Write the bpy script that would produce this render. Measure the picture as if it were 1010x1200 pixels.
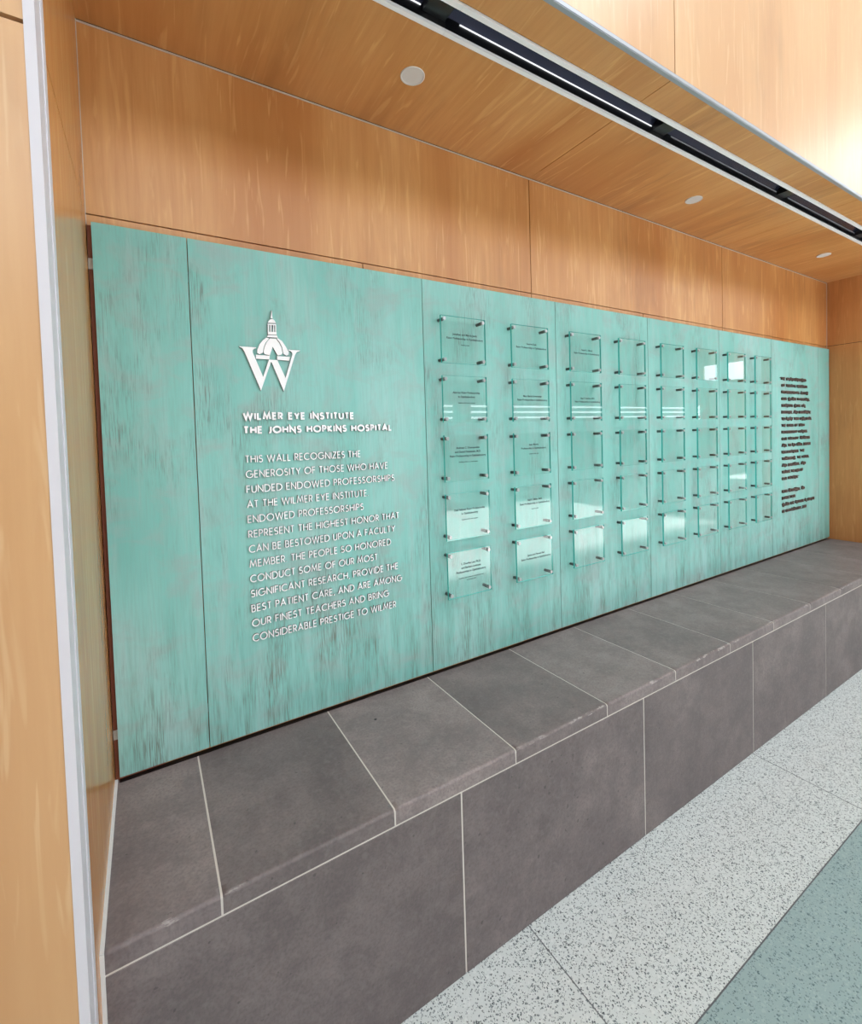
import bpy, bmesh, math, random
from mathutils import Vector, Matrix

# ------------------------------------------------------------------ camera, sky, sun, exposure
SC = bpy.context.scene
COL = SC.collection
for o in list(bpy.data.objects):
    bpy.data.objects.remove(o)

cam_data = bpy.data.cameras.new('camera')
cam_data.sensor_fit = 'HORIZONTAL'
cam_data.sensor_width = 36.0
cam_data.lens = 547.24 * 36.0 / 1010.0
cam_data.shift_x = 0.0
cam_data.shift_y = -(600.0 - 527.99) / 1010.0
cam_data.clip_start = 0.02
cam = bpy.data.objects.new('camera', cam_data)
COL.objects.link(cam)
_r = Vector((0.8524834, -0.5218941, -0.0299765))
_u = Vector((0.0423005, 0.0117128, 0.9990363))
_f = Vector((0.5210401, 0.8529298, -0.0320613))
M = Matrix(((_r.x, _u.x, -_f.x, 0.0892322), (_r.y, _u.y, -_f.y, -1.3787744), (_r.z, _u.z, -_f.z, 1.3371645), (0, 0, 0, 1)))
cam.matrix_world = M
SC.camera = cam

world = bpy.data.worlds.new('sky')
SC.world = world
world.use_nodes = True
_bg = world.node_tree.nodes['Background']
_bg.inputs['Color'].default_value = (0.88, 0.95, 1.0, 1)
_bg.inputs['Strength'].default_value = 4.0

sun_data = bpy.data.lights.new('sun', 'SUN')
sun_data.energy = 16.0
sun_data.angle = math.radians(3.0)
sun_data.color = (1.0, 0.985, 0.965)
sun = bpy.data.objects.new('sun', sun_data)
COL.objects.link(sun)
sun.location = (3, -12, 9)
sun.rotation_euler = Vector((0.20, -0.04, -1.0)).to_track_quat('-Z', 'Y').to_euler()

SC.view_settings.view_transform = 'Standard'
SC.view_settings.look = 'None'
SC.view_settings.exposure = 0.52
SC.view_settings.gamma = 1.0
SC.view_settings.use_curve_mapping = False

# ------------------------------------------------------------------ measures (metres)
ZB, ZT = 0.5137, 1.8712          # green boards, bottom and top
PW = 4.3074                      # green boards, right end
YB = 0.017                       # back wall face
XL, XR = -0.010, 4.319           # niche left and right wall faces
YF = -0.583                      # lobby wall face (left panel, wall above niche)
ZC = 2.3493                      # niche ceiling
ZL = 1.8949                      # joint between upper and lower wood panels
HB = 0.50                        # bench top
HS = 0.4619                      # underside of the bench slabs
YBF = -0.4519                    # bench front face

# ------------------------------------------------------------------ node helpers
def new_mat(name):
    m = bpy.data.materials.new(name)
    m.use_nodes = True
    nt = m.node_tree
    for n in list(nt.nodes):
        nt.nodes.remove(n)
    out = nt.nodes.new('ShaderNodeOutputMaterial')
    b = nt.nodes.new('ShaderNodeBsdfPrincipled')
    nt.links.new(b.outputs[0], out.inputs[0])
    return m, nt, b

def N(nt, t, **kw):
    n = nt.nodes.new(t)
    for k, v in kw.items():
        setattr(n, k, v)
    return n

def setv(node, key, val):
    node.inputs[key].default_value = val

def lin(c):
    def f(x):
        x /= 255.0
        return x / 12.92 if x <= 0.04045 else ((x + 0.055) / 1.055) ** 2.4
    return (f(c[0]), f(c[1]), f(c[2]), 1)

def plain(name, rgb, rough=0.5, metal=0.0, spec=0.5):
    m, nt, b = new_mat(name)
    setv(b, 'Base Color', lin(rgb)); setv(b, 'Roughness', rough); setv(b, 'Metallic', metal)
    setv(b, 'Specular IOR Level', spec)
    return m

def pos(nt, scale, offset=None):
    """world position, scaled per axis"""
    g = N(nt, 'ShaderNodeNewGeometry')
    mp = N(nt, 'ShaderNodeMapping')
    setv(mp, 'Scale', scale)
    if offset:
        setv(mp, 'Location', offset)
    nt.links.new(g.outputs['Position'], mp.inputs['Vector'])
    return mp.outputs[0]

def noise(nt, vec, scale=1.0, detail=4.0, rough=0.55, dist=0.0):
    n = N(nt, 'ShaderNodeTexNoise')
    setv(n, 'Scale', scale); setv(n, 'Detail', detail); setv(n, 'Roughness', rough); setv(n, 'Distortion', dist)
    nt.links.new(vec, n.inputs['Vector'])
    return n.outputs['Fac']

def ramp(nt, fac, stops):
    r = N(nt, 'ShaderNodeValToRGB')
    els = r.color_ramp.elements
    while len(els) < len(stops):
        els.new(0.5)
    for e, (p, c) in zip(els, stops):
        e.position = p
        e.color = c if not isinstance(c, (int, float)) else (c, c, c, 1)
    nt.links.new(fac, r.inputs[0])
    return r.outputs[0]

def mix(nt, fac, a, b, mode='MIX'):
    n = N(nt, 'ShaderNodeMix', data_type='RGBA', blend_type=mode)
    for sock, v in ((n.inputs[0], fac), (n.inputs[6], a), (n.inputs[7], b)):
        if isinstance(v, (int, float, tuple)):
            sock.default_value = v
        else:
            nt.links.new(v, sock)
    return n.outputs[2]

def math_(nt, op, a, b=None):
    n = N(nt, 'ShaderNodeMath', operation=op)
    for k, v in enumerate((a, b)):
        if v is None:
            continue
        if isinstance(v, (int, float)):
            n.inputs[k].default_value = v
        else:
            nt.links.new(v, n.inputs[k])
    return n.outputs[0]

def bump(nt, b, height, strength=0.2, distance=0.002):
    n = N(nt, 'ShaderNodeBump')
    setv(n, 'Strength', strength); setv(n, 'Distance', distance)
    nt.links.new(height, n.inputs['Height'])
    nt.links.new(n.outputs[0], b.inputs['Normal'])

# ------------------------------------------------------------------ materials
def wood(name, axis='z', base=(208, 150, 92), dark=(180, 114, 60), light=(226, 176, 118), rough=0.34, seed=0.0, coat=0.0):
    m, nt, b = new_mat(name)
    st = 0.055
    def sc(f, g):
        return {'z': (f, f, f * g), 'y': (f, f * g, f), 'x': (f * g, f, f)}[axis]
    off = (seed * 3.1, seed * 1.7, seed * 2.3)
    broad = noise(nt, pos(nt, sc(3.2, 0.16), off), 1.0, 3.0, 0.55, 0.6)
    fine = noise(nt, pos(nt, sc(60, st), off), 1.0, 5.0, 0.62, 0.3)
    fleck = noise(nt, pos(nt, sc(52, 0.085), off), 1.0, 2.0, 0.5, 0.9)
    blot = noise(nt, pos(nt, sc(2.6, 0.5), off), 1.0, 4.0, 0.6, 0.4)
    c = ramp(nt, broad, [(0.25, lin(dark)), (0.55, lin(base)), (0.85, lin(light))])
    f1 = ramp(nt, fine, [(0.30, 0.0), (0.70, 1.0)])
    c = mix(nt, math_(nt, 'MULTIPLY', f1, 0.42), c, lin(dark))
    f2 = ramp(nt, fleck, [(0.59, 0.0), (0.68, 1.0)])
    c = mix(nt, math_(nt, 'MULTIPLY', f2, 0.46), c, lin(light))
    f3 = ramp(nt, blot, [(0.50, 0.0), (0.75, 1.0)])
    f4 = ramp(nt, noise(nt, pos(nt, sc(22, 0.10), off), 1.0, 3.0, 0.6, 0.2), [(0.42, 0.0), (0.65, 1.0)])
    c = mix(nt, math_(nt, 'MULTIPLY', math_(nt, 'MULTIPLY', f3, f4), 0.75), c, lin(tuple(x * 0.80 for x in dark)))
    nt.links.new(c, b.inputs['Base Color'])
    setv(b, 'Roughness', rough)
    setv(b, 'Specular IOR Level', 0.45)
    setv(b, 'Coat Weight', coat); setv(b, 'Coat Roughness', 0.32)
    bump(nt, b, fine, 0.05, 0.001)
    return m

WOOD_BACK = wood('maple_veneer_vertical', 'z', seed=1.0)
WOOD_SIDE = wood('maple_veneer_side', 'z', rough=0.24, seed=4.0)
WOOD_CEIL = wood('maple_veneer_ceiling', 'y', seed=7.0)
WOOD_LOBBY = wood('maple_veneer_lobby', 'z', (208, 163, 116), (192, 141, 94), (217, 180, 138), seed=9.0, rough=0.40, coat=0.7)
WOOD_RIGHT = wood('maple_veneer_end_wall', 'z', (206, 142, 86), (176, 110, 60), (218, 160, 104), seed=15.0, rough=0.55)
DARK_GAP = plain('dark_reveal', (58, 32, 20), 0.8)
SLIT_SHADE = plain('slit_shade_brown', (140, 78, 54), 0.7)  # shade of the slit put into colour; the wall behind is maple
ALU = plain('satin_anodised_aluminium', (168, 170, 178), 0.42, 0.4)
EDGE_TRIM = plain('pale_grey_edge_trim', (208, 203, 210), 0.5)
WHITE_METAL = plain('white_powder_coat', (244, 243, 246), 0.4)
BLACK = plain('black_anodised', (14, 14, 17), 0.35)
NAVY = plain('dark_blue_reflector', (58, 60, 80), 0.18, 0.5)
LIGHT_DISC = plain('white_downlight_cover', (218, 212, 210), 0.5)
GROUT = plain('pale_grout', (206, 198, 190), 0.85)
CAULK = plain('white_caulk', (214, 214, 214), 0.6)
STEEL = plain('brushed_steel', (176, 178, 180), 0.3, 0.85)
DARK_STEEL = plain('dark_standoff_barrel', (92, 98, 98), 0.35, 0.6)
LETTER_FACE = plain('white_letter_face', (250, 249, 252), 0.4)
LETTER_SIDE = plain('shaded_letter_return', (98, 84, 80), 0.55)  # dark tone paints the shadow side of the white letters
LETTER_DARK = plain('dark_bronze_letter', (92, 74, 70), 0.5)
LETTER_DARK_SIDE = plain('dark_bronze_return', (70, 52, 48), 0.55)
PRINT = plain('black_print', (30, 42, 46), 0.6)
STRIP = plain('zinc_divider_strip', (104, 106, 110), 0.5, 0.3)

def patina():
    m, nt, b = new_mat('verdigris_patina')
    oi = N(nt, 'ShaderNodeObjectInfo')
    rnd = oi.outputs['Random']
    g = N(nt, 'ShaderNodeNewGeometry')
    comb = N(nt, 'ShaderNodeCombineXYZ')
    nt.links.new(math_(nt, 'MULTIPLY', rnd, 7.0), comb.inputs[0])
    nt.links.new(math_(nt, 'MULTIPLY', rnd, 11.0), comb.inputs[2])
    add = N(nt, 'ShaderNodeVectorMath', operation='ADD')
    nt.links.new(g.outputs['Position'], add.inputs[0]); nt.links.new(comb.outputs[0], add.inputs[1])
    def P(s):
        mp = N(nt, 'ShaderNodeMapping'); setv(mp, 'Scale', s)
        nt.links.new(add.outputs[0], mp.inputs[0]); return mp.outputs[0]
    broad = noise(nt, P((3.0, 3.0, 1.1)), 1.0, 4.0, 0.55, 0.4)
    brush = noise(nt, P((26, 26, 2.2)), 1.0, 4.0, 0.6, 0.2)
    fine = noise(nt, P((240, 240, 9.0)), 1.0, 4.0, 0.65, 0.0)
    mask = noise(nt, P((6.5, 6.5, 2.6)), 1.0, 5.0, 0.62, 0.5)
    strk = noise(nt, P((360, 360, 15.0)), 1.0, 3.0, 0.6, 0.0)
    c = ramp(nt, broad, [(0.28, lin((120, 184, 176))), (0.5, lin((142, 199, 192))), (0.75, lin((170, 206, 203)))])
    c = mix(nt, math_(nt, 'MULTIPLY', ramp(nt, brush, [(0.40, 0.0), (0.7, 1.0)]), 0.45), c, lin((114, 190, 180)))
    c = mix(nt, math_(nt, 'MULTIPLY', ramp(nt, brush, [(0.28, 1.0), (0.46, 0.0)]), 0.5), c, lin((164, 190, 186)))
    smud = noise(nt, P((8.0, 8.0, 11.0)), 1.0, 5.0, 0.6, 0.6)
    c = mix(nt, math_(nt, 'MULTIPLY', ramp(nt, smud, [(0.48, 0.0), (0.68, 1.0)]), 0.55), c, lin((160, 174, 172)))
    c = mix(nt, math_(nt, 'MULTIPLY', ramp(nt, fine, [(0.45, 0.0), (0.72, 1.0)]), 0.42), c, lin((132, 168, 162)))
    worn = math_(nt, 'MULTIPLY', ramp(nt, mask, [(0.50, 0.0), (0.66, 1.0)]), ramp(nt, strk, [(0.47, 0.0), (0.60, 1.0)]))
    c = mix(nt, math_(nt, 'MULTIPLY', worn, 0.66), c, lin((108, 112, 106)))
    # darker wear that gathers along the lower ends of the boards
    sep = N(nt, 'ShaderNodeSeparateXYZ'); nt.links.new(g.outputs['Position'], sep.inputs[0])
    mr = N(nt, 'ShaderNodeMapRange')
    setv(mr, 'From Min', 0.95); setv(mr, 'From Max', 0.5); nt.links.new(sep.outputs[2], mr.inputs[0])
    low = math_(nt, 'MULTIPLY', mr.outputs[0], math_(nt, 'MULTIPLY', ramp(nt, brush, [(0.42, 0.0), (0.62, 1.0)]), ramp(nt, strk, [(0.40, 0.0), (0.62, 1.0)])))
    c = mix(nt, math_(nt, 'MULTIPLY', low, 0.85), c, lin((104, 106, 92)))
    nt.links.new(c, b.inputs['Base Color'])
    setv(b, 'Roughness', 0.55)
    setv(b, 'Specular IOR Level', 0.35)
    bump(nt, b, fine, 0.12, 0.001)
    return m
PATINA = patina()
PATINA_EDGE = plain('board_edge', (86, 128, 112), 0.6)

def stone():
    m, nt, b = new_mat('grey_porcelain_stone')
    oi = N(nt, 'ShaderNodeObjectInfo')
    rnd = oi.outputs['Random']
    g = N(nt, 'ShaderNodeNewGeometry')
    comb = N(nt, 'ShaderNodeCombineXYZ')
    nt.links.new(math_(nt, 'MULTIPLY', rnd, 13.0), comb.inputs[1])
    add = N(nt, 'ShaderNodeVectorMath', operation='ADD')
    nt.links.new(g.outputs['Position'], add.inputs[0]); nt.links.new(comb.outputs[0], add.inputs[1])
    def P(s):
        mp = N(nt, 'ShaderNodeMapping'); setv(mp, 'Scale', s)
        nt.links.new(add.outputs[0], mp.inputs[0]); return mp.outputs[0]
    broad = noise(nt, P((4, 4, 4)), 1.0, 5.0, 0.55, 0.5)
    cloud = noise(nt, P((13, 13, 13)), 1.0, 5.0, 0.6, 0.2)
    grain = noise(nt, P((160, 160, 160)), 1.0, 3.0, 0.6)
    pit = noise(nt, P((70, 70, 70)), 1.0, 2.0, 0.5)
    c = ramp(nt, broad, [(0.28, lin((110, 100, 100))), (0.5, lin((128, 116, 115))), (0.72, lin((146, 133, 131)))])
    c = mix(nt, math_(nt, 'MULTIPLY', ramp(nt, cloud, [(0.42, 0.0), (0.62, 1.0)]), 0.55), c, lin((106, 95, 96)))
    c = mix(nt, math_(nt, 'MULTIPLY', ramp(nt, grain, [(0.42, 0.0), (0.65, 1.0)]), 0.42), c, lin((92, 85, 85)))
    gr2 = noise(nt, P((60, 60, 60)), 1.0, 4.0, 0.65)
    c = mix(nt, math_(nt, 'MULTIPLY', ramp(nt, gr2, [(0.5, 0.0), (0.68, 1.0)]), 0.35), c, lin((142, 133, 131)))
    c = mix(nt, math_(nt, 'MULTIPLY', ramp(nt, pit, [(0.70, 0.0), (0.74, 1.0)]), 0.5), c, lin((66, 62, 62)))
    sep = N(nt, 'ShaderNodeSeparateXYZ'); nt.links.new(g.outputs['Position'], sep.inputs[0])
    edge = math_(nt, 'MULTIPLY', math_(nt, 'LESS_THAN', sep.outputs[1], YBF + 0.0075), math_(nt, 'GREATER_THAN', sep.outputs[2], HB - 0.0068))
    chip = ramp(nt, noise(nt, P((30, 90, 120)), 1.0, 4.0, 0.7), [(0.54, 0.0), (0.58, 1.0)])
    patch = ramp(nt, noise(nt, P((5, 5, 5)), 1.0, 2.0, 0.5), [(0.50, 0.0), (0.58, 1.0)])
    wear = math_(nt, 'MULTIPLY', edge, math_(nt, 'MULTIPLY', chip, patch))
    c = mix(nt, math_(nt, 'MULTIPLY', wear, 0.8), c, lin((176, 168, 164)))
    tone = N(nt, 'ShaderNodeSeparateColor'); nt.links.new(oi.outputs['Color'], tone.inputs[0])
    cc = N(nt, 'ShaderNodeCombineColor')
    for k in range(3):
        nt.links.new(tone.outputs[0], cc.inputs[k])
    c = mix(nt, 1.0, c, cc.outputs[0], 'MULTIPLY')
    nt.links.new(c, b.inputs['Base Color'])
    setv(b, 'Roughness', 0.52)
    setv(b, 'Specular IOR Level', 0.4)
    bump(nt, b, grain, 0.15, 0.001)
    return m
STONE = stone()

def terrazzo(name, ground, chips, pale, amount):
    m, nt, b = new_mat(name)
    p = pos(nt, (1, 1, 1))
    def layer(scale, thr, keep, dist):
        v = N(nt, 'ShaderNodeTexVoronoi'); setv(v, 'Scale', scale); setv(v, 'Randomness', 1.0)
        warp = N(nt, 'ShaderNodeTexNoise'); setv(warp, 'Scale', scale * 1.6); setv(warp, 'Detail', 1.0)
        nt.links.new(p, warp.inputs['Vector'])
        ad = N(nt, 'ShaderNodeVectorMath', operation='MULTIPLY_ADD')
        nt.links.new(warp.outputs['Color'], ad.inputs[0]); ad.inputs[1].default_value = (dist / scale,) * 3
        nt.links.new(p, ad.inputs[2])
        nt.links.new(ad.outputs[0], v.inputs['Vector'])
        near = ramp(nt, v.outputs['Distance'], [(thr * 0.85, 1.0), (thr, 0.0)])
        sp = N(nt, 'ShaderNodeSeparateColor'); nt.links.new(v.outputs['Color'], sp.inputs[0])
        on = math_(nt, 'LESS_THAN', sp.outputs[0], keep)
        return math_(nt, 'MULTIPLY', near, on), sp.outputs[1]
    c = lin(ground)
    l1, t1 = layer(215.0, 0.42, amount, 1.5)
    l2, t2 = layer(125.0, 0.34, amount * 0.5, 1.6)
    l3, t3 = layer(95.0, 0.42, 0.5, 0.9)
    cl = mix(nt, math_(nt, 'MULTIPLY', l3, 0.55), c, lin(pale))
    chipc = ramp(nt, t1, [(0.0, lin(chips[0])), (0.5, lin(chips[1])), (1.0, lin(chips[2]))])
    cl = mix(nt, math_(nt, 'MULTIPLY', l1, 0.95), cl, chipc)
    chipd = ramp(nt, t2, [(0.0, lin(chips[0])), (1.0, lin(chips[1]))])
    cl = mix(nt, math_(nt, 'MULTIPLY', l2, 0.95), cl, chipd)
    big = noise(nt, pos(nt, (2.2, 2.2, 2.2)), 1.0, 3.0)
    cl = mix(nt, math_(nt, 'MULTIPLY', big, 0.10), cl, lin(tuple(x * 0.8 for x in ground)))
    nt.links.new(cl, b.inputs['Base Color'])
    setv(b, 'Roughness', 0.55)
    setv(b, 'Specular IOR Level', 0.3)
    return m
TERR_WHITE = terrazzo('pale_terrazzo', (204, 209, 208), ((40, 46, 54), (86, 96, 102), (132, 140, 142)), (220, 223, 222), 0.58)
TERR_BLUE = terrazzo('blue_green_terrazzo', (148, 168, 168), ((72, 94, 100), (100, 122, 124), (166, 184, 182)), (164, 182, 180), 0.50)

def glass_mat(name, tint, edge=False):
    m, nt, b = new_mat(name)
    nt.nodes.remove(b)
    out = [n for n in nt.nodes if n.type == 'OUTPUT_MATERIAL'][0]
    tr = N(nt, 'ShaderNodeBsdfTransparent'); setv(tr, 'Color', tint)
    gl = N(nt, 'ShaderNodeBsdfGlossy'); setv(gl, 'Roughness', 0.015); setv(gl, 'Color', (1, 1, 1, 1))
    # both faces of a thin clear pane reflect: Schlick, doubled, taken once at the entering face
    geo = N(nt, 'ShaderNodeNewGeometry')
    dot = N(nt, 'ShaderNodeVectorMath', operation='DOT_PRODUCT')
    nt.links.new(geo.outputs['Normal'], dot.inputs[0]); nt.links.new(geo.outputs['Incoming'], dot.inputs[1])
    om = math_(nt, 'SUBTRACT', 1.0, math_(nt, 'ABSOLUTE', dot.outputs['Value']))
    fr = math_(nt, 'ADD', 0.08, math_(nt, 'MULTIPLY', math_(nt, 'POWER', om, 5.0), 0.92))
    fr = math_(nt, 'MULTIPLY', fr, math_(nt, 'SUBTRACT', 1.0, geo.outputs['Backfacing']))
    mx = N(nt, 'ShaderNodeMixShader')
    nt.links.new(fr, mx.inputs[0]); nt.links.new(tr.outputs[0], mx.inputs[1]); nt.links.new(gl.outputs[0], mx.inputs[2])
    nt.links.new(mx.outputs[0], out.inputs[0])
    return m
GLASS = glass_mat('clear_plate_glass', (0.965, 0.99, 0.985, 1))
EDGE = plain('green_glass_edge', (84, 200, 194), 0.15)

def emit(name, col, strength):
    m, nt, b = new_mat(name)
    nt.nodes.remove(b)
    out = [n for n in nt.nodes if n.type == 'OUTPUT_MATERIAL'][0]
    e = N(nt, 'ShaderNodeEmission'); setv(e, 'Color', col); setv(e, 'Strength', strength)
    nt.links.new(e.outputs[0], out.inputs[0])
    return m
LED_ON = emit('lit_led_lens', (0.92, 0.96, 1.0, 1), 0.95)
LED_OFF = plain('unlit_led_lens', (168, 168, 176), 0.3)

# ------------------------------------------------------------------ mesh helpers
def box(bm, x0, x1, y0, y1, z0, z1, mi=0):
    vs = [bm.verts.new(p) for p in ((x0, y0, z0), (x1, y0, z0), (x1, y1, z0), (x0, y1, z0), (x0, y0, z1), (x1, y0, z1), (x1, y1, z1), (x0, y1, z1))]
    fs = [(0, 3, 2, 1), (4, 5, 6, 7), (0, 1, 5, 4), (1, 2, 6, 5), (2, 3, 7, 6), (3, 0, 4, 7)]
    out = []
    for f in fs:
        fc = bm.faces.new([vs[i] for i in f]); fc.material_index = mi
        out.append(fc)
    return out

def bevel_all(bm, w, seg=2):
    bmesh.ops.bevel(bm, geom=bm.edges[:], offset=w, segments=seg, affect='EDGES', profile=0.5)

def cyl(bm, c, axis, r, length, seg=20, mi=0, r2=None, bev=0.0):
    """cylinder that starts at c and runs along axis"""
    r2 = r if r2 is None else r2
    a = Vector(axis).normalized()
    q = a.to_track_quat('Z', 'Y').to_matrix()
    prof = [(r, 0.0), (r2, length)] if not bev else [(r, 0.0), (r2, length - bev), (r2 - bev, length)]
    rings = []
    for rr, h in prof:
        rings.append([bm.verts.new(Vector(c) + q @ Vector((rr * math.cos(2 * math.pi * k / seg), rr * math.sin(2 * math.pi * k / seg), h))) for k in range(seg)])
    for i in range(len(rings) - 1):
        for k in range(seg):
            f = bm.faces.new((rings[i][k], rings[i][(k + 1) % seg], rings[i + 1][(k + 1) % seg], rings[i + 1][k]))
            f.material_index = mi; f.smooth = True
    bm.faces.new(rings[0][::-1]).material_index = mi
    bm.faces.new(rings[-1]).material_index = mi

def prism(bm, pts, y0, y1, mi=0, mside=None):
    """outline in the x-z plane pushed from y0 (back) to y1 (front, smaller y)"""
    mside = mi if mside is None else mside
    area = sum(pts[i][0] * pts[(i + 1) % len(pts)][1] - pts[(i + 1) % len(pts)][0] * pts[i][1] for i in range(len(pts)))
    if area < 0:
        pts = pts[::-1]
    fr = [bm.verts.new((x, y1, z)) for x, z in pts]
    bk = [bm.verts.new((x, y0, z)) for x, z in pts]
    bm.faces.new(fr).material_index = mi
    bm.faces.new(bk[::-1]).material_index = mside
    n = len(pts)
    for i in range(n):
        f = bm.faces.new((fr[i], bk[i], bk[(i + 1) % n], fr[(i + 1) % n]))
        f.material_index = mside

def link(name, bm, mats, parent=None, loc=(0, 0, 0)):
    """one mesh object; bm is in world coordinates, loc becomes its origin"""
    me = bpy.data.meshes.new(name)
    bmesh.ops.translate(bm, verts=bm.verts[:], vec=-Vector(loc))
    bm.normal_update()
    bm.to_mesh(me); bm.free()
    for m in (mats if isinstance(mats, (list, tuple)) else [mats]):
        me.materials.append(m)
    o = bpy.data.objects.new(name, me)
    COL.objects.link(o)
    o.location = loc
    if parent is not None:
        o.parent = parent
        o.location = Vector(loc) - parent_origin(parent)
    return o

def parent_origin(p):
    v = Vector((0, 0, 0))
    while p is not None:
        v += p.location; p = p.parent
    return v

def thing(name, label, cat, loc, group=None):
    o = bpy.data.objects.new(name, None)
    o.empty_display_size = 0.05
    COL.objects.link(o); o.location = loc
    return tag(o, label, cat, group)

def tag(o, label, cat, group=None):
    o['label'] = label; o['category'] = cat
    if group:
        o['group'] = group
    return o

def struct(name, bm, mats, label=None, cat=None):
    o = link(name, bm, mats)
    o['kind'] = 'structure'
    if label:
        o['label'] = label
    if cat:
        o['category'] = cat
    return o

def panels(bm, xs, zs, y_face, depth, mi=0, gap=0.003):
    """flat panels in a wall facing -y, with open joints between them"""
    for i in range(len(xs) - 1):
        for k in range(len(zs) - 1):
            box(bm, xs[i] + gap / 2, xs[i + 1] - gap / 2, y_face, y_face + depth, zs[k] + gap / 2, zs[k + 1] - gap / 2, mi)

# ------------------------------------------------------------------ the room
X0, X1, Y0, ZR = -4.0, 19.0, -9.0, 6.8     # the lobby in front of the niche

bm = bmesh.new()
box(bm, X0, X1, -0.81, YBF + 0.1, -0.05, 0.0, 0)
box(bm, X0, X1, -1.75, -0.81, -0.05, 0.0, 1)
box(bm, X0, X1, Y0, -1.75, -0.05, 0.0, 0)
struct('floor', bm, [TERR_WHITE, TERR_BLUE], 'speckled pale terrazzo floor with a blue green field beyond the border strip', 'floor')
bm = bmesh.new()
box(bm, X0, X1, -0.8115, -0.8085, -0.01, 0.0006)
for x in (-1.54, -0.31, 0.921, 2.15, 3.38, 4.61, 5.84, 7.07):
    box(bm, x - 0.0012, x + 0.0012, -0.8085, YBF + 0.002, -0.01, 0.0005)
struct('trim_1', bm, STRIP, 'thin grey divider strips set in the terrazzo floor', 'divider strip')

# back wall of the niche: wood panels with dark reveals
bm = bmesh.new()
g = 0.0035
up = [XL - 0.02, 1.4356, 2.8909, XR + 0.02]
panels(bm, up, [ZL, ZC + 0.02], YB, 0.02, 0, g)
panels(bm, [XL - 0.02, 0.707, 1.4356, 2.1632, 2.8909, 3.6185, XR + 0.02], [HB - 0.3, ZL], YB, 0.02, 0, g)
box(bm, XL - 0.05, XR + 0.05, YB + 0.018, YB + 0.05, 0.0, ZC + 0.05, 1)
struct('wall_back', bm, [WOOD_BACK, DARK_GAP], 'honey maple panelled back wall of the niche above the green boards', 'wall')
# dark strip painting the shade in the slit left of the boards
bm = bmesh.new()
box(bm, XL, 0.10, YB - 0.003, YB, HB, ZT - 0.004)
struct('trim_2', bm, SLIT_SHADE, 'dark brown strip painted as shade behind the left edge of the green boards', 'shade strip')

# side walls
bm = bmesh.new()
for z0, z1 in ((0.0, ZL), (ZL, ZC + 0.02)):
    box(bm, XL - 0.02, XL, -0.505, YB + 0.02, z0 + (g / 2 if z0 else 0), z1 - g / 2, 0)
box(bm, XL - 0.06, XL - 0.0025, YF + 0.01, YB + 0.05, 0.0, ZC + 0.02, 1)
struct('wall_left', bm, [WOOD_SIDE, DARK_GAP], 'satin maple return wall on the left of the niche', 'wall')
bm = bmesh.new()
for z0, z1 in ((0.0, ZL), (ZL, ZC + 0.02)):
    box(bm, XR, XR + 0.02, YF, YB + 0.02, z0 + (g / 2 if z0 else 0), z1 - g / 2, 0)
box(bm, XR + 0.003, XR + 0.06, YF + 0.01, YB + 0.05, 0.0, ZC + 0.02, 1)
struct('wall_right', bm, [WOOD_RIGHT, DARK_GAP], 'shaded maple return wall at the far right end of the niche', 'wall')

# niche ceiling, with the slot for the linear lights left open
S0, S1 = -0.468, -0.3765
bm = bmesh.new()
xs = [XL - 0.02, 1.4395, 2.8955, XR + 0.02]
for i in range(3):
    box(bm, xs[i] + 0.0015, xs[i + 1] - 0.0015, S1 + 0.004, YB + 0.02, ZC, ZC + 0.018, 0)
    box(bm, xs[i] + 0.0015, xs[i + 1] - 0.0015, YF + 0.014, S0 - 0.004, ZC, ZC + 0.018, 0)
box(bm, XL - 0.02, XR + 0.02, S1 + 0.004, YB + 0.03, ZC + 0.014, ZC + 0.05, 1)
box(bm, XL - 0.02, XR + 0.02, YF + 0.016, S0 - 0.004, ZC + 0.014, ZC + 0.05, 1)
box(bm, XL - 0.06, XR + 0.06, YF + 0.02, YB + 0.06, ZC + 0.085, ZC + 0.11, 1)  # unseen cover slab added to block sun leaking into the niche
struct('ceiling', bm, [WOOD_CEIL, DARK_GAP], 'maple panelled niche ceiling with dark joints', 'ceiling')
# pale bead at the wall-ceiling joint
bm = bmesh.new()
box(bm, XL, XR, YB - 0.0025, YB + 0.001, ZC - 0.0055, ZC - 0.0022)
box(bm, XL, XR, YB - 0.0022, YB + 0.001, ZC - 0.0022, ZC + 0.0005, 1)
box(bm, XL, XL + 0.0015, YB - 0.003, YB + 0.001, HB, ZC - 0.001)
box(bm, XR - 0.0015, XR, YB - 0.003, YB + 0.001, HB, ZC - 0.001)
struct('trim_3', bm, [plain('beige_bead', (196, 184, 174), 0.5), DARK_GAP], 'thin pale metal bead along the ceiling and corner joints', 'bead')

# lobby wall face: panel left of the niche and the wall above it
bm = bmesh.new()
panels(bm, [-1.47, XL - 0.0025], [0.0, 1.887, 3.36], YF, 0.02, 0, 0.006)
panels(bm, [X0, -1.47], [0.0, 1.887, 3.36], YF, 0.02, 0, 0.004)
panels(bm, [XL, 1.4395, 2.8955, 4.3515, 5.8, 7.26, 8.7], [ZC + 0.010, 3.36], YF, 0.02, 0, 0.003)
panels(bm, [XR + 0.012, 5.8, 7.26, 8.7, 10.2, 11.7, X1], [0.0, ZC + 0.010], YF, 0.02, 0, 0.003)
panels(bm, [X0, -1.47, XL, 1.4395, 2.8955, 4.3515, 5.8, 7.26, 8.7], [3.36, ZR], YF, 0.02, 0, 0.003)
panels(bm, [8.7, 10.2, 11.7, X1], [ZC + 0.010, 3.36, ZR], YF, 0.02, 0, 0.003)
box(bm, X0, XL - 0.06, YF + 0.018, YF + 0.06, 0.0, ZR, 1)
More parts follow.
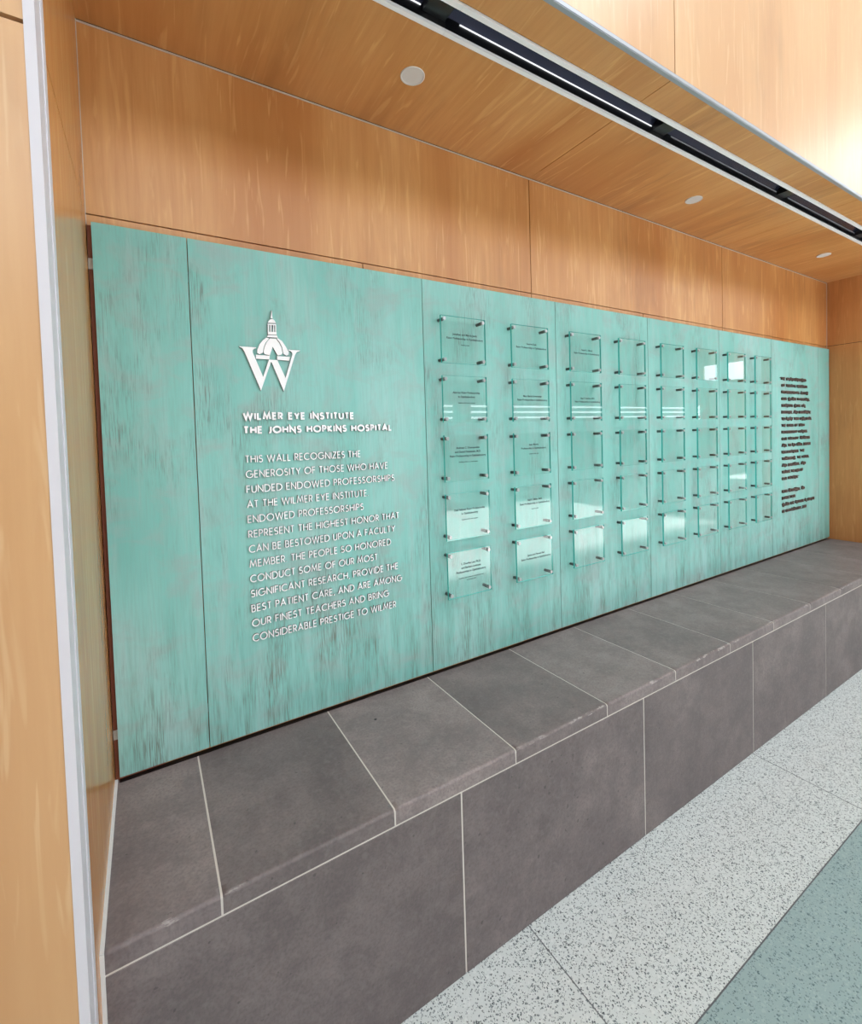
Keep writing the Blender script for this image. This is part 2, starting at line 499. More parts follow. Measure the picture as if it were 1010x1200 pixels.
box(bm, XL - 0.06, XR + 0.06, YF + 0.018, YF + 0.06, ZC + 0.03, ZR, 1)
box(bm, XR + 0.06, X1, YF + 0.018, YF + 0.06, 0.0, ZR, 1)
struct('wall_front', bm, [WOOD_LOBBY, DARK_GAP], 'pale maple wall panels framing the niche, above it and left of it', 'wall')

# metal edge trims of the niche opening
bm = bmesh.new()
box(bm, XL - 0.012, XL + 0.0002, YF - 0.001, -0.556, 0.0, ZC)
box(bm, XL - 0.012, XL - 0.0012, -0.556, -0.528, 0.0, ZC)
box(bm, XL - 0.012, XL + 0.0002, -0.528, -0.505, 0.0, ZC)
struct('trim_4', bm, EDGE_TRIM, 'white metal edge trim running up the left side of the niche opening', 'edge trim')
bm = bmesh.new()
box(bm, XL, XR, YF - 0.0015, YF + 0.013, ZC - 0.001, ZC + 0.009)
box(bm, XL, XR, YF + 0.0, YF + 0.004, ZC - 0.003, ZC)
struct('trim_5', bm, ALU, 'grey metal edge trim along the front of the niche ceiling', 'edge trim')
bm = bmesh.new()
box(bm, XR - 0.0002, XR + 0.012, YF - 0.001, -0.505, 0.0, ZC)
struct('trim_6', bm, WHITE_METAL, 'white metal edge trim up the right side of the niche opening', 'edge trim')

# opposite side of the lobby (seen only as reflections in the glass plaques)
bm = bmesh.new()
WB, WT = 4.6, 6.6                           # clerestory opening added for frontal light, above the plaque reflections
box(bm, X0, X1, Y0 - 0.15, Y0, 0.0, 1.5)
box(bm, X0, X1, Y0 - 0.15, Y0, 2.2, WB)
box(bm, X0, X1, Y0 - 0.15, Y0, WT, ZR)
for x0, x1 in ((X0, 3.0), (7.2, 7.7)):
    box(bm, x0, x1, Y0 - 0.15, Y0, 1.5, 2.2)
for x0, x1 in ((X0, -3.8), (18.8, X1)):
    box(bm, x0, x1, Y0 - 0.15, Y0, WB, WT)
struct('wall_opposite', bm, plain('grey_green_lobby_wall', (150, 156, 150), 0.7), 'grey wall across the lobby with a louvred window band and an added clerestory', 'wall')
SKY = [(0.0, 5.5, -5.2, -2.0), (11.6, 15.4, -5.0, -2.6)]     # added roof openings for the sun patch and wall glow: x0, x1, y0, y1
bm = bmesh.new()
ys = sorted({Y0 - 0.2, 0.3} | {v for q in SKY for v in q[2:]})  # ceiling carried past the wall to keep leaking sun out
xs_ = sorted({X0, X1} | {v for q in SKY for v in q[:2]})
for a in range(len(xs_) - 1):
    for b_ in range(len(ys) - 1):
        mx_, my_ = (xs_[a] + xs_[a + 1]) / 2, (ys[b_] + ys[b_ + 1]) / 2
        if any(q[0] < mx_ < q[1] and q[2] < my_ < q[3] for q in SKY):
            continue
        box(bm, xs_[a], xs_[a + 1], ys[b_], ys[b_ + 1], ZR, ZR + 0.1)
struct('ceiling_lobby', bm, plain('white_ceiling', (226, 224, 220), 0.8), 'unseen white lobby ceiling with two skylights added for the light', 'ceiling')
bm = bmesh.new()
z = 1.5
while z < 2.19:
    for x0, x1 in ((3.0, 7.2), (7.7, X1)):
        box(bm, x0, x1, Y0 - 0.10, Y0 - 0.06, z, z + 0.104)
    z += 0.16
struct('window_1', bm, plain('grey_louvre', (170, 168, 164), 0.5), 'low window band with grey louvres across the lobby', 'window')
bm = bmesh.new()
for x in (-1.0, 1.8, 4.6, 7.4, 10.2, 13.0, 15.8):
    box(bm, x - 0.03, x + 0.03, Y0 - 0.11, Y0 - 0.04, WB, WT)
struct('window_2', bm, ALU, 'mullions of the clerestory added across the lobby for frontal light', 'window')
bm = bmesh.new()
box(bm, X0 - 0.1, X0, Y0, YF + 0.06, 0.0, ZR)
struct('wall_lobby', bm, plain('pale_plaster', (216, 206, 192), 0.8), 'pale plaster end wall of the lobby', 'wall')
bm = bmesh.new()                             # far right end of the lobby: maple with tall narrow windows
for y0, y1, z0, z1 in ((Y0, YF + 0.06, 0.0, 3.1), (Y0, YF + 0.06, 3.75, ZR), (Y0, -8.85, 3.1, 3.75), (-7.4, YF + 0.06, 3.1, 3.75)):
    box(bm, X1, X1 + 0.1, y0, y1, z0, z1)
struct('wall_far', bm, WOOD_LOBBY, 'maple end wall of the lobby with one high window', 'wall')

# ------------------------------------------------------------------ stone bench
bench = thing('stone_bench', 'long built-in dark grey stone bench below the green boards', 'bench', (2.15, -0.22, 0.0))
rng = random.Random(5)
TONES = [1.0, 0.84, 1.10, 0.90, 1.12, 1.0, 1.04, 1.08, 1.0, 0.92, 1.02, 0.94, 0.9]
bx = [XL + 0.003, 0.1743, 0.5324, 0.8905, 1.2594, 1.6202, 1.9845, 2.3401, 2.7044, 3.0616, 3.424, 3.786, 4.148, XR - 0.002]
fx = [XL + 0.003, 0.7139, 1.4393, 2.1606, 2.8819, 3.603, XR - 0.002]
J = 0.002
GB = YB - 0.001
bm = bmesh.new()
box(bm, XL + 0.003, XR - 0.002, YBF + 0.0010, GB, 0.003, HS + 0.003)
def nose(e, inset):
    pr = [(GB, HS + J), (GB, HB - inset), (YBF + 0.022, HB - inset)]
    for t in range(5):
        a = math.radians(90 * t / 4)
        pr.append((YBF + inset + e - e * math.sin(a), HB - inset - e * 0.75 + e * 0.75 * math.cos(a)))
    return pr + [(YBF + inset, HS + J)]
for x in bx[1:-1]:
    pr = nose(0.008, 0.0008)
    a = [bm.verts.new((x - J - 0.0005, y, z)) for y, z in pr]
    b_ = [bm.verts.new((x + J + 0.0005, y, z)) for y, z in pr]
    for k in range(len(pr)):
        bm.faces.new((a[k], a[(k + 1) % len(pr)], b_[(k + 1) % len(pr)], b_[k]))
    bm.faces.new(a[::-1]); bm.faces.new(b_)
bmesh.ops.recalc_face_normals(bm, faces=bm.faces[:])
link('grout_bed', bm, GROUT, bench, (2.15, -0.22, 0.0))['label'] = 'pale grout in the bench joints'

def slab_mesh(x0, x1, k):
    bm = bmesh.new()
    nx = 26
    # profile in y-z: rounded nose with a slightly worn top edge
    e = 0.008
    prof = [(GB, HS + J), (GB, HB)]
    prof += [(YBF + 0.05, HB), (YBF + 0.022, HB - 0.0004)]
    for t in range(5):
        a = math.radians(90 * t / 4)
        prof.append((YBF + e - e * math.sin(a), HB - e * 0.75 + e * 0.75 * math.cos(a)))
    prof += [(YBF, HS + J)]
    rows = []
    for i in range(nx + 1):
        x = x0 + J + (x1 - x0 - 2 * J) * i / nx
        row = []
        for (y, z) in prof:
            dy = 0.0
            if y < YBF + e * 0.95 and z > HS + 0.012:
                dy = rng.uniform(0, 0.0011)
            row.append(bm.verts.new((x, y + dy, z)))
        rows.append(row)
    n = len(prof)
    for i in range(nx):
        for k2 in range(n):
            f = bm.faces.new((rows[i][k2], rows[i][(k2 + 1) % n], rows[i + 1][(k2 + 1) % n], rows[i + 1][k2]))
            f.smooth = 3 <= k2 <= 7
    bm.faces.new(rows[0][::-1]); bm.faces.new(rows[-1])
    bmesh.ops.recalc_face_normals(bm, faces=bm.faces[:])
    return bm

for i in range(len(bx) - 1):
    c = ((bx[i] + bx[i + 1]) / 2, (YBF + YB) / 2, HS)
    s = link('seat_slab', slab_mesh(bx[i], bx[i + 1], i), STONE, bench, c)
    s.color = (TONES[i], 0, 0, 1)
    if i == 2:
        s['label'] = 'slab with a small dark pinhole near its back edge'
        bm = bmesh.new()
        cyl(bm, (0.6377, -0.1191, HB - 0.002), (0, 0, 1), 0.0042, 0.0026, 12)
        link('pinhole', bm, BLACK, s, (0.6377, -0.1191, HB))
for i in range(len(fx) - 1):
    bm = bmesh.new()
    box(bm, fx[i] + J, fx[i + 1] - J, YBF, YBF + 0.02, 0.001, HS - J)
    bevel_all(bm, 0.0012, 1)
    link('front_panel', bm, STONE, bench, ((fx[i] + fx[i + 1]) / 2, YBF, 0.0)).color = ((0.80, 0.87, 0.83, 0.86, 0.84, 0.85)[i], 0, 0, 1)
bm = bmesh.new()
box(bm, XL, XL + 0.006, YBF - 0.001, GB, HB - 0.002, HB + 0.0035)
box(bm, XL, XL + 0.006, YBF - 0.004, YBF + 0.004, 0.0, HB + 0.002)
link('caulk_bead', bm, CAULK, bench, (XL, -0.2, HB))

# ------------------------------------------------------------------ green boards
seams = [0.0, 0.2039, 0.9141, 1.5487, 2.1712, 2.815, 3.4324, 4.124, PW]
board_labels = [
    'narrow verdigris board at the far left end, left of the emblem',
    'wide verdigris board carrying the emblem and the white lettering',
    'verdigris board behind the first two columns of plaques',
    'verdigris board behind the third and fourth columns of plaques',
    'verdigris board behind the fifth and sixth columns of plaques',
    'verdigris board behind the last two columns of plaques',
    'verdigris board carrying the dark block of small lettering',
    'narrow verdigris board at the far right end beside the wood wall']
for i in range(8):
    bm = bmesh.new()
    fs = box(bm, seams[i] + 0.0011, seams[i + 1] - 0.0011, 0.0, 0.0125, ZB, ZT, 1)
    fs[2].material_index = 0
    o = link('patina_board', bm, [PATINA, PATINA_EDGE], None, ((seams[i] + seams[i + 1]) / 2, 0.006, ZB))
    tag(o, board_labels[i], 'board', 'green patina boards on the niche wall')
for z0, z1, w in ((1.7616, 1.7882, 'upper'), (0.6044, 0.628, 'lower')):
    bm = bmesh.new()
    box(bm, XL + 0.001, PW - 0.02, 0.0127, YB - 0.0032, z0, z1)
    tag(link('mounting_rail', bm, GROUT, None, (2.0, 0.014, z0)), w + ' pale mounting rail showing in the slit left of the green boards', 'rail', 'mounting rails behind the boards')
bm = bmesh.new()
box(bm, 0.0, PW, 0.0005, YB - 0.001, HB + 0.0005, HB + 0.002)  # black strip stands for the shade in the open gap
struct('trim_7', bm, BLACK, 'black strip painted as shade in the gap between the boards and the bench', 'gasket')

# ------------------------------------------------------------------ stroke lettering (geometric capitals)
def arc(cx, cz, rx, rz, a0, a1, n=14):
    return [(cx + rx * math.cos(math.radians(a0 + (a1 - a0) * k / n)), cz + rz * math.sin(math.radians(a0 + (a1 - a0) * k / n))) for k in range(n + 1)]
SARC = arc(.25, .75, .215, .25, 28, 246, 10) + arc(.25, .26, .25, .26, 66, -152, 10)
GL = {
 'A': (.76, [[(0, 0), (.38, 1), (.76, 0)], [(.14, .33), (.62, .33)]]),
 'B': (.52, [[(0, 0), (0, 1), (.2, 1)] + arc(.24, .765, .22, .235, 90, -90, 8) + [(0, .53)], [(.24, .53)] + arc(.26, .265, .26, .265, 90, -90, 8) + [(0, 0)]]),
 'C': (.80, [arc(.5, .5, .5, .5, 48, 312, 18)]),
 'D': (.76, [[(0, 0), (0, 1), (.26, 1)] + arc(.26, .5, .5, .5, 90, -90, 14)[1:] + [(0, 0)]]),
 'E': (.46, [[(.46, 1), (0, 1), (0, 0), (.46, 0)], [(0, .53), (.43, .53)]]),
 'F': (.44, [[(.44, 1), (0, 1), (0, 0)], [(0, .53), (.41, .53)]]),
 'G': (.96, [arc(.5, .5, .5, .5, 46, 360, 20) + [(.56, .5)]]),
 'H': (.64, [[(0, 0), (0, 1)], [(.64, 0), (.64, 1)], [(0, .53), (.64, .53)]]),
 'I': (0.0, [[(0, 0), (0, 1)]]),
 'J': (.26, [[(.26, 1), (.26, .2)] + arc(.09, .2, .17, .2, 0, -120, 6)[1:]]),
 'K': (.58, [[(0, 0), (0, 1)], [(.54, 1), (.02, .5), (.58, 0)]]),
 'L': (.42, [[(0, 1), (0, 0), (.42, 0)]]),
 'M': (.92, [[(0, 0), (.14, 1), (.46, .18), (.78, 1), (.92, 0)]]),
 'N': (.70, [[(0, 0), (0, 1), (.70, 0), (.70, 1)]]),
 'O': (1.0, [arc(.5, .5, .5, .5, 0, 360, 28)]),
 'P': (.47, [[(0, 0), (0, 1), (.2, 1)] + arc(.21, .73, .26, .27, 90, -90, 10)[1:] + [(0, .46)]]),
 'Q': (1.0, [arc(.5, .5, .5, .5, 0, 360, 28), [(.55, .35), (.95, -.05)]]),
 'R': (.50, [[(0, 0), (0, 1), (.2, 1)] + arc(.21, .73, .26, .27, 90, -90, 10)[1:] + [(0, .46)], [(.22, .46), (.5, 0)]]),
 'S': (.5, [SARC]),
 'T': (.52, [[(0, 1), (.52, 1)], [(.26, 1), (.26, 0)]]),
 'U': (.62, [[(0, 1), (0, .31)] + arc(.31, .31, .31, .31, 180, 360, 12)[1:] + [(.62, 1)]]),
 'V': (.72, [[(0, 1), (.36, 0), (.72, 1)]]),
 'W': (1.16, [[(0, 1), (.30, 0), (.58, .96), (.86, 0), (1.16, 1)]]),
 'X': (.62, [[(0, 0), (.60, 1)], [(.02, 1), (.62, 0)]]),
 'Y': (.64, [[(0, 1), (.32, .45), (.64, 1)], [(.32, .45), (.32, 0)]]),
 'Z': (.60, [[(.02, 1), (.6, 1), (0, 0), (.6, 0)]]),
 '0': (.6, [arc(.3, .5, .3, .5, 0, 360, 20)]),
 '2': (.5, [arc(.25, .74, .24, .26, 170, -30, 8) + [(0, 0), (.5, 0)]]),
 '9': (.56, [arc(.28, .7, .28, .3, 0, 360, 16), [(.55, .62), (.2, 0)]]),
 '.': (.04, [[(0, 0), (0, .07)]]),
 ',': (.08, [[(.06, .06), (0, -.14)]]),
 "'": (.04, [[(.0, 1), (0, .78)]]),
 '"': (.18, [[(.0, 1), (0, .78)], [(.18, 1), (.18, .78)]]),
 '-': (.26, [[(0, .42), (.26, .42)]]),
}

def text_width(s, track, space):
    w = 0.0
    for ch in s:
        w += space if ch == ' ' else GL[ch][0] + track
    return w - track

def stroke_outline(pts, w):
    """mitred outline of a polyline of width w; returns left and right sides"""
    n = len(pts)
    closed = n > 3 and (Vector(pts[0]) - Vector(pts[-1])).length < 1e-6
    L, R = [], []
    for i in range(n):
        if closed:
            a = Vector(pts[i - 1 if i > 0 else n - 2]); c = Vector(pts[i + 1 if i < n - 1 else 1])
        else:
            a = Vector(pts[i - 1]) if i > 0 else None
            c = Vector(pts[i + 1]) if i < n - 1 else None
        b = Vector(pts[i])
        d1 = (b - a).normalized() if a is not None else None
        d2 = (c - b).normalized() if c is not None else None
        if d1 is None: d1 = d2
        if d2 is None: d2 = d1
        n1 = Vector((-d1.y, d1.x)); n2 = Vector((-d2.y, d2.x))
        m = n1 + n2
        m = n1 if m.length < 1e-6 else m.normalized()
        k = w / 2 / max(0.36, m.dot(n1))
        L.append(b + m * k); R.append(b - m * k)
    return L, R

def add_glyph(bm, ch, x, zb, cap, sx, weight, y0, y1):
    """one letter standing y0..y1 off the board; front faces use material 0, returns material 1"""
    lo, hi = weight * 0.5, cap - weight * 0.5
    for si, st in enumerate(GL[ch][1]):
        pts = [(x + px * sx, zb + lo + pz * (hi - lo)) for px, pz in st]
        L, R = stroke_outline(pts, weight)
        yf = y1 - 0.00004 * si
        n = len(pts)
        fl = [bm.verts.new((v.x, yf, v.y)) for v in L]; fr = [bm.verts.new((v.x, yf, v.y)) for v in R]
        bl = [bm.verts.new((v.x, y0, v.y)) for v in L]; br = [bm.verts.new((v.x, y0, v.y)) for v in R]
        for i in range(n - 1):
            bm.faces.new((fl[i], fr[i], fr[i + 1], fl[i + 1])).material_index = 0
            bm.faces.new((bl[i], bl[i + 1], br[i + 1], br[i])).material_index = 1
            bm.faces.new((fl[i], fl[i + 1], bl[i + 1], bl[i])).material_index = 1
            bm.faces.new((fr[i], br[i], br[i + 1], fr[i + 1])).material_index = 1
        bm.faces.new((fl[0], bl[0], br[0], fr[0])).material_index = 1
        bm.faces.new((fl[-1], fr[-1], br[-1], bl[-1])).material_index = 1

def text_line(parent, s, x0, zb, cap, width, weight, y0, y1, mats, track=0.28, space=0.42, unit='letter'):
    line = bpy.data.objects.new('text_line', None)
    line.empty_display_size = 0.01
    COL.objects.link(line); line.parent = parent
    line.location = Vector((x0, 0.0, zb)) - parent_origin(parent)
    sx = width / text_width(s, track, space)
    x = x0
    for word in s.split(' '):
        xs0 = x
        bm = bmesh.new()
        for ch in word:
            if unit == 'letter':
                bm.free(); bm = bmesh.new(); xs0 = x
            add_glyph(bm, ch, x, zb, cap, sx, weight, y0, y1)
            x += (GL[ch][0] + track) * sx
            if unit == 'letter':
                bmesh.ops.recalc_face_normals(bm, faces=bm.faces[:])
                link('letter' if ch.isalnum() else 'punctuation_mark', bm, mats, line, (xs0, 0.0, zb))
                bm = bmesh.new()
        if unit == 'word':
            bmesh.ops.recalc_face_normals(bm, faces=bm.faces[:])
            link('word', bm, mats, line, (xs0, 0.0, zb))
        else:
            bm.free()
        x += space * sx

t = thing('raised_title', 'two lines of bold white raised capitals below the emblem', 'lettering', (0.3225, 0.0, 1.355))
for s, zb, xe in (('WILMER EYE INSTITUTE', 1.3958, 0.6475), ('THE JOHNS HOPKINS HOSPITAL', 1.3572, 0.778)):
    text_line(t, s, 0.3245, zb - 0.0006, 0.0222, xe - 0.3245, 0.0054, 0.0, -0.006, [LETTER_FACE, LETTER_SIDE], 0.38, 0.62)

para = [('THIS WALL RECOGNIZES THE', .6663), ('GENEROSITY OF THOSE WHO HAVE', .7599), ('FUNDED ENDOWED PROFESSORSHIPS', .7828),
        ('AT THE WILMER EYE INSTITUTE.', .6886), ('ENDOWED PROFESSORSHIPS', .6704), ('REPRESENT THE HIGHEST HONOR THAT', .7956),
        ('CAN BE BESTOWED UPON A FACULTY', .7789), ('MEMBER. THE PEOPLE SO HONORED', .7626), ('CONDUCT SOME OF OUR MOST', .7128),
        ('SIGNIFICANT RESEARCH, PROVIDE THE', .7857), ('BEST PATIENT CARE, AND ARE AMONG', .7986), ('OUR FINEST TEACHERS AND BRING', .7488),
        ('CONSIDERABLE PRESTIGE TO WILMER', .7736)]
t = thing('raised_paragraph', 'thirteen lines of thin white raised capitals on the wide left board', 'lettering', (0.3237, 0.0, 0.77))
for i, (s, xe) in enumerate(para):
    zb = 1.2762 - 0.04193 * i
    text_line(t, s, 0.3247, zb - 0.0005, 0.0217, xe - 0.3247, 0.0029, 0.0, -0.0055, [LETTER_FACE, LETTER_SIDE], 0.28, 0.46)

quote = [('"THE GIVING-ENDOWED', 3.909), ("OF TODAY'S RESEARCH", 3.9255), ('PROFESSORSHIPS ALLOW', 3.942), ('OUR WILMER PHYSICIANS,', 3.965),
         ('SCIENTISTS WORK ON,', 3.901), ('DISCOVER, AND DISSEMINATE', 3.981), ('TO INVENT THEIR OWN IDEAS,', 3.9945), ('THE CURES OF EACH', 3.883),
         ('PROFESSORSHIP HONORS', 3.9226), ('OUR FACULTY MEMBERS', 3.963), ('AND, TO NO SMALL DEGREE', 3.978), ('RECOGNIZES THE', 3.8815),
         ('TOMORROW, THE HOPES,', 3.951), ('AND DREAMERS, AND', 3.897), ('TREASURE THE LIVES OF', 3.858), ('OUR PATIENTS."', 3.7935), None,
         ('PETER MCDONNELL, MD', 3.878), ('DIRECTOR', 3.740), ('WILMER EYE INSTITUTE IN SERVICE', 4.0365), ('OF OPHTHALMOLOGY, 2009', 3.906)]
t = thing('raised_quotation', 'block of small dark bronze raised capitals near the far right end', 'lettering', (3.557, 0.0, 0.775))
for i, q in enumerate(quote):
    if q is None:
        continue
    zb = 1.6235 - 0.0427 * i + (0.003 if i > 16 else 0)
    x0 = 3.5585 - (0.018 if i == 0 else 0)
    text_line(t, q[0], x0, zb - 0.0006, 0.0196, q[1] - x0, 0.0046, 0.0, -0.007, [LETTER_DARK, LETTER_DARK_SIDE], 0.26, 0.95, 'word')

# ------------------------------------------------------------------ emblem
EM = {
'letter': [[(0.321, 1.5982), (0.3418, 1.5982), (0.3653, 1.5982), (0.3652, 1.5962), (0.3591, 1.5938), (0.3555, 1.5895), (0.3555, 1.5838), (0.3809, 1.5168), (0.3984, 1.5662), (0.4053, 1.5662), (0.4218, 1.5662), (0.4429, 1.5165), (0.4652, 1.5845), (0.4647, 1.5899), (0.4605, 1.594), (0.454, 1.596), (0.4541, 1.5982), (0.4885, 1.5982), (0.4884, 1.5968), (0.4783, 1.5927), (0.4733, 1.585), (0.4366, 1.4775), (0.4051, 1.5608), (0.4034, 1.5583), (0.3734, 1.4775), (0.3336, 1.5846), (0.3285, 1.5935), (0.3209, 1.5962)]],
'base_band': [[(0.3638, 1.5778), (0.4013, 1.5774), (0.3996, 1.5669), (0.3634, 1.5665)], [(0.4211, 1.5778), (0.4582, 1.5777), (0.4552, 1.566), (0.4213, 1.567)]],
'dome_panel': [[(0.3939, 1.6279), (0.401, 1.6259), (0.3912, 1.6135), (0.3854, 1.5988), (0.3825, 1.5844), (0.3736, 1.5796), (0.3672, 1.5829), (0.368, 1.5917), (0.3741, 1.6069), (0.3844, 1.62)],
 [(0.4031, 1.6265), (0.4202, 1.6272), (0.4285, 1.6163), (0.4348, 1.6024), (0.4371, 1.5875), (0.4331, 1.5817), (0.423, 1.5794), (0.4103, 1.603), (0.4014, 1.578), (0.3867, 1.5809), (0.3847, 1.5869), (0.387, 1.5989), (0.3933, 1.6136)],
 [(0.4223, 1.6276), (0.4262, 1.6286), (0.437, 1.6218), (0.4465, 1.6076), (0.4551, 1.5916), (0.4543, 1.5838), (0.4479, 1.5805), (0.4403, 1.5844), (0.4387, 1.5905), (0.4368, 1.6037), (0.4302, 1.6177)]],
'collar': [[(0.3989, 1.6356), (0.4234, 1.6362), (0.426, 1.6301), (0.3946, 1.6295)]],
'lantern_roof': [[(0.3985, 1.6702), (0.4035, 1.677), (0.4083, 1.6815), (0.4146, 1.6820), (0.4182, 1.6783), (0.4224, 1.6712)]],
'spire': [[(0.4074, 1.6836), (0.4135, 1.6837), (0.4114, 1.7069)]],
}
LANT = [[(0.3989, 1.6676), (0.4223, 1.6686), (0.4222, 1.6650), (0.3988, 1.6640)], [(0.3985, 1.6450), (0.4228, 1.6460), (0.4227, 1.6382), (0.3982, 1.6372)],
 [(0.3992, 1.6642), (0.4027, 1.6643), (0.402, 1.645), (0.3985, 1.6447)], [(0.406, 1.6645), (0.4095, 1.6646), (0.4087, 1.6456), (0.4052, 1.6453)],
 [(0.4137, 1.6648), (0.4167, 1.6650), (0.416, 1.646), (0.4129, 1.6457)], [(0.4196, 1.6650), (0.4224, 1.6652), (0.4219, 1.6463), (0.4188, 1.646)]]
em = thing('dome_emblem', 'white letter W emblem with a domed cupola above the title lettering', 'emblem', (0.405, 0.0, 1.4775))
for k, polys in EM.items():
    for pl in polys:
        bm = bmesh.new()
        prism(bm, pl, 0.0, -0.006, 0, 1)
        link(k, bm, [LETTER_FACE, LETTER_SIDE], em, (pl[0][0], 0.0, pl[0][1]))
bm = bmesh.new()
for pl in LANT:
    prism(bm, pl, 0.0, -0.006, 0, 1)
link('lantern', bm, [LETTER_FACE, LETTER_SIDE], em, (0.405, 0.0, 1.64))

# ------------------------------------------------------------------ glass plaques
PX = [0.966, 1.2814, 1.5975, 1.9119, 2.2272, 2.5378, 2.8457, 3.1533]
PR = [(1.7362, 1.5978), (1.5307, 1.3924), (1.3244, 1.1869), (1.1194, 0.9821), (0.9140, 0.7777)]
GW, INS = 0.190, 0.012
YG0, YG1 = -0.0265, -0.034         # back and front of the glass
ORD = ['first', 'second', 'third', 'fourth', 'fifth', 'sixth', 'seventh', 'eighth']
ROWN = ['top row', 'second row from the top', 'middle row', 'fourth row from the top', 'bottom row']
PRO = 'Rising Professorship in Ophthalmology'
TXT = {
 (0, 0): (['Jonathan and Marcia Javitt', PRO], ['Established 2004'], .40),
 (1, 0): (['Allergan Rising Professorship', 'in Ophthalmology'], ['Established 2005, by the company'], .38),
 (2, 0): (['Andreas C. Dracopoulos', 'and Daniel Finkelstein, M.D.', PRO], ['Established 2006, by a grateful patient'], .30),
 (3, 0): (['Odd Fellows Rising Professorship', 'in Ophthalmology'], ['Established 2003, with gratitude'], .38),
 (4, 0): (['L. Douglas Lee, Ph.D.', 'and Barbara Levinson', 'Professorship in Ophthalmology'], ['Established with gratitude for sight and vision care', 'by the family, 2007'], .30),
 (0, 1): (['George Eads', PRO], [], .45),
 (1, 1): (['Mary Bartle Eggenwater', PRO], [], .42),
 (2, 1): (['Isaac Morris', 'Professorship in Ophthalmology'], ['Established 2008, 2009'], .30),
 (3, 1): (['Neil R. Miller, M.D.', PRO], ['Established 2002'], .36),
 (4, 1): (['James and Pamela Bell', PRO], [], .42),
 (0, 2): (['Gerald L. Edlund', PRO], [], .46),
 (1, 2): (['Alan P. Rodgers, M.D.', PRO], [], .44),
}
LINES = {2: 'two printed lines', 3: 'three printed lines'}

def text_mesh_into(bm, s, xc, zc, em_size, y):
    cu = bpy.data.curves.new('print', 'FONT')
    cu.body = s; cu.size = em_size; cu.align_x = 'CENTER'; cu.offset = em_size * 0.03; cu.resolution_u = 2
    ob = bpy.data.objects.new('print', cu)
    COL.objects.link(ob)
    dg = bpy.context.evaluated_depsgraph_get()
    me = bpy.data.meshes.new_from_object(ob.evaluated_get(dg))
    off = len(bm.verts)
    me.transform(Matrix.Translation((xc, y, zc)) @ Matrix.Rotation(math.radians(90), 4, 'X'))
    bm.from_mesh(me)
    bpy.data.objects.remove(ob); bpy.data.curves.remove(cu); bpy.data.meshes.remove(me)

# one plaque with its parts, built at the origin: glass from (0,0) at its lower left corner
def glass_bm(h):
    bm = bmesh.new()
    fs = box(bm, 0.0, GW, YG1, YG0, 0.0, h, 1)
    fs[2].material_index = 0; fs[4].material_index = 0
    return bm
def barrel_bm(x, z):
    bm = bmesh.new()
    cyl(bm, (x, 0.0005, z), (0, -1, 0), 0.0058, 0.0268, 16)
    return bm
def cap_bm(x, z):
    bm = bmesh.new()
    cyl(bm, (x, YG1 - 0.0001, z), (0, -1, 0), 0.0064, 0.0040, 20, bev=0.001)
    return bm

def child_copy(o, parent):
    c = o.copy(); COL.objects.link(c); c.parent = parent
    return c

first = None
GH = PR[0][0] - PR[0][1] + 2 * INS
for r in range(5):
    ztop = PR[r][0] + INS
    zbot = PR[r][1] - INS
    for k in range(8):
        if (r, k) in TXT:
            lab = 'glass plaque with %s, %s plaque in the %s' % (LINES[len(TXT[(r, k)][0])], ORD[k], ROWN[r])
        else:
            lab = 'blank glass plaque, %s from the left in the %s' % (ORD[k], ROWN[r])
        loc = (PX[k], 0.0, ztop - GH)
        if first is None:
            first = thing('glass_plaque', lab, 'plaque', loc, 'glass plaques on the green boards')
            o = first
            link('glass_panel', glass_bm(GH), [GLASS, EDGE], first, loc) if False else None
            gp = link('glass_panel', glass_bm(GH), [GLASS, EDGE]); gp.parent = first
            for x in (INS, GW - INS):
                for z in (INS, GH - INS):
                    b_ = link('standoff', barrel_bm(x, z), DARK_STEEL); b_.parent = first
                    c_ = link('standoff_cap', cap_bm(x, z), STEEL); c_.parent = b_
        else:
            o = first.copy(); COL.objects.link(o); o.location = loc; o['label'] = lab
            for ch in list(first.children):
                if ch.name.startswith('text_print'):
                    continue
                c = child_copy(ch, o)
                for gch in ch.children:
                    child_copy(gch, c)
        if (r, k) in TXT:
            big, small, fr = TXT[(r, k)]
            bm = bmesh.new()
            xc = PX[k] + GW * 0.52
            z = ztop - GH * fr
            for s in big:
                text_mesh_into(bm, s, xc, z, 0.0100, YG1 - 0.0004); z -= 0.0142
            z -= 0.006
            for s in small:
                text_mesh_into(bm, s, xc, z, 0.0054, YG1 - 0.0004); z -= 0.009
            link('text_print', bm, PRINT, o, (xc, YG1, ztop - GH * fr))

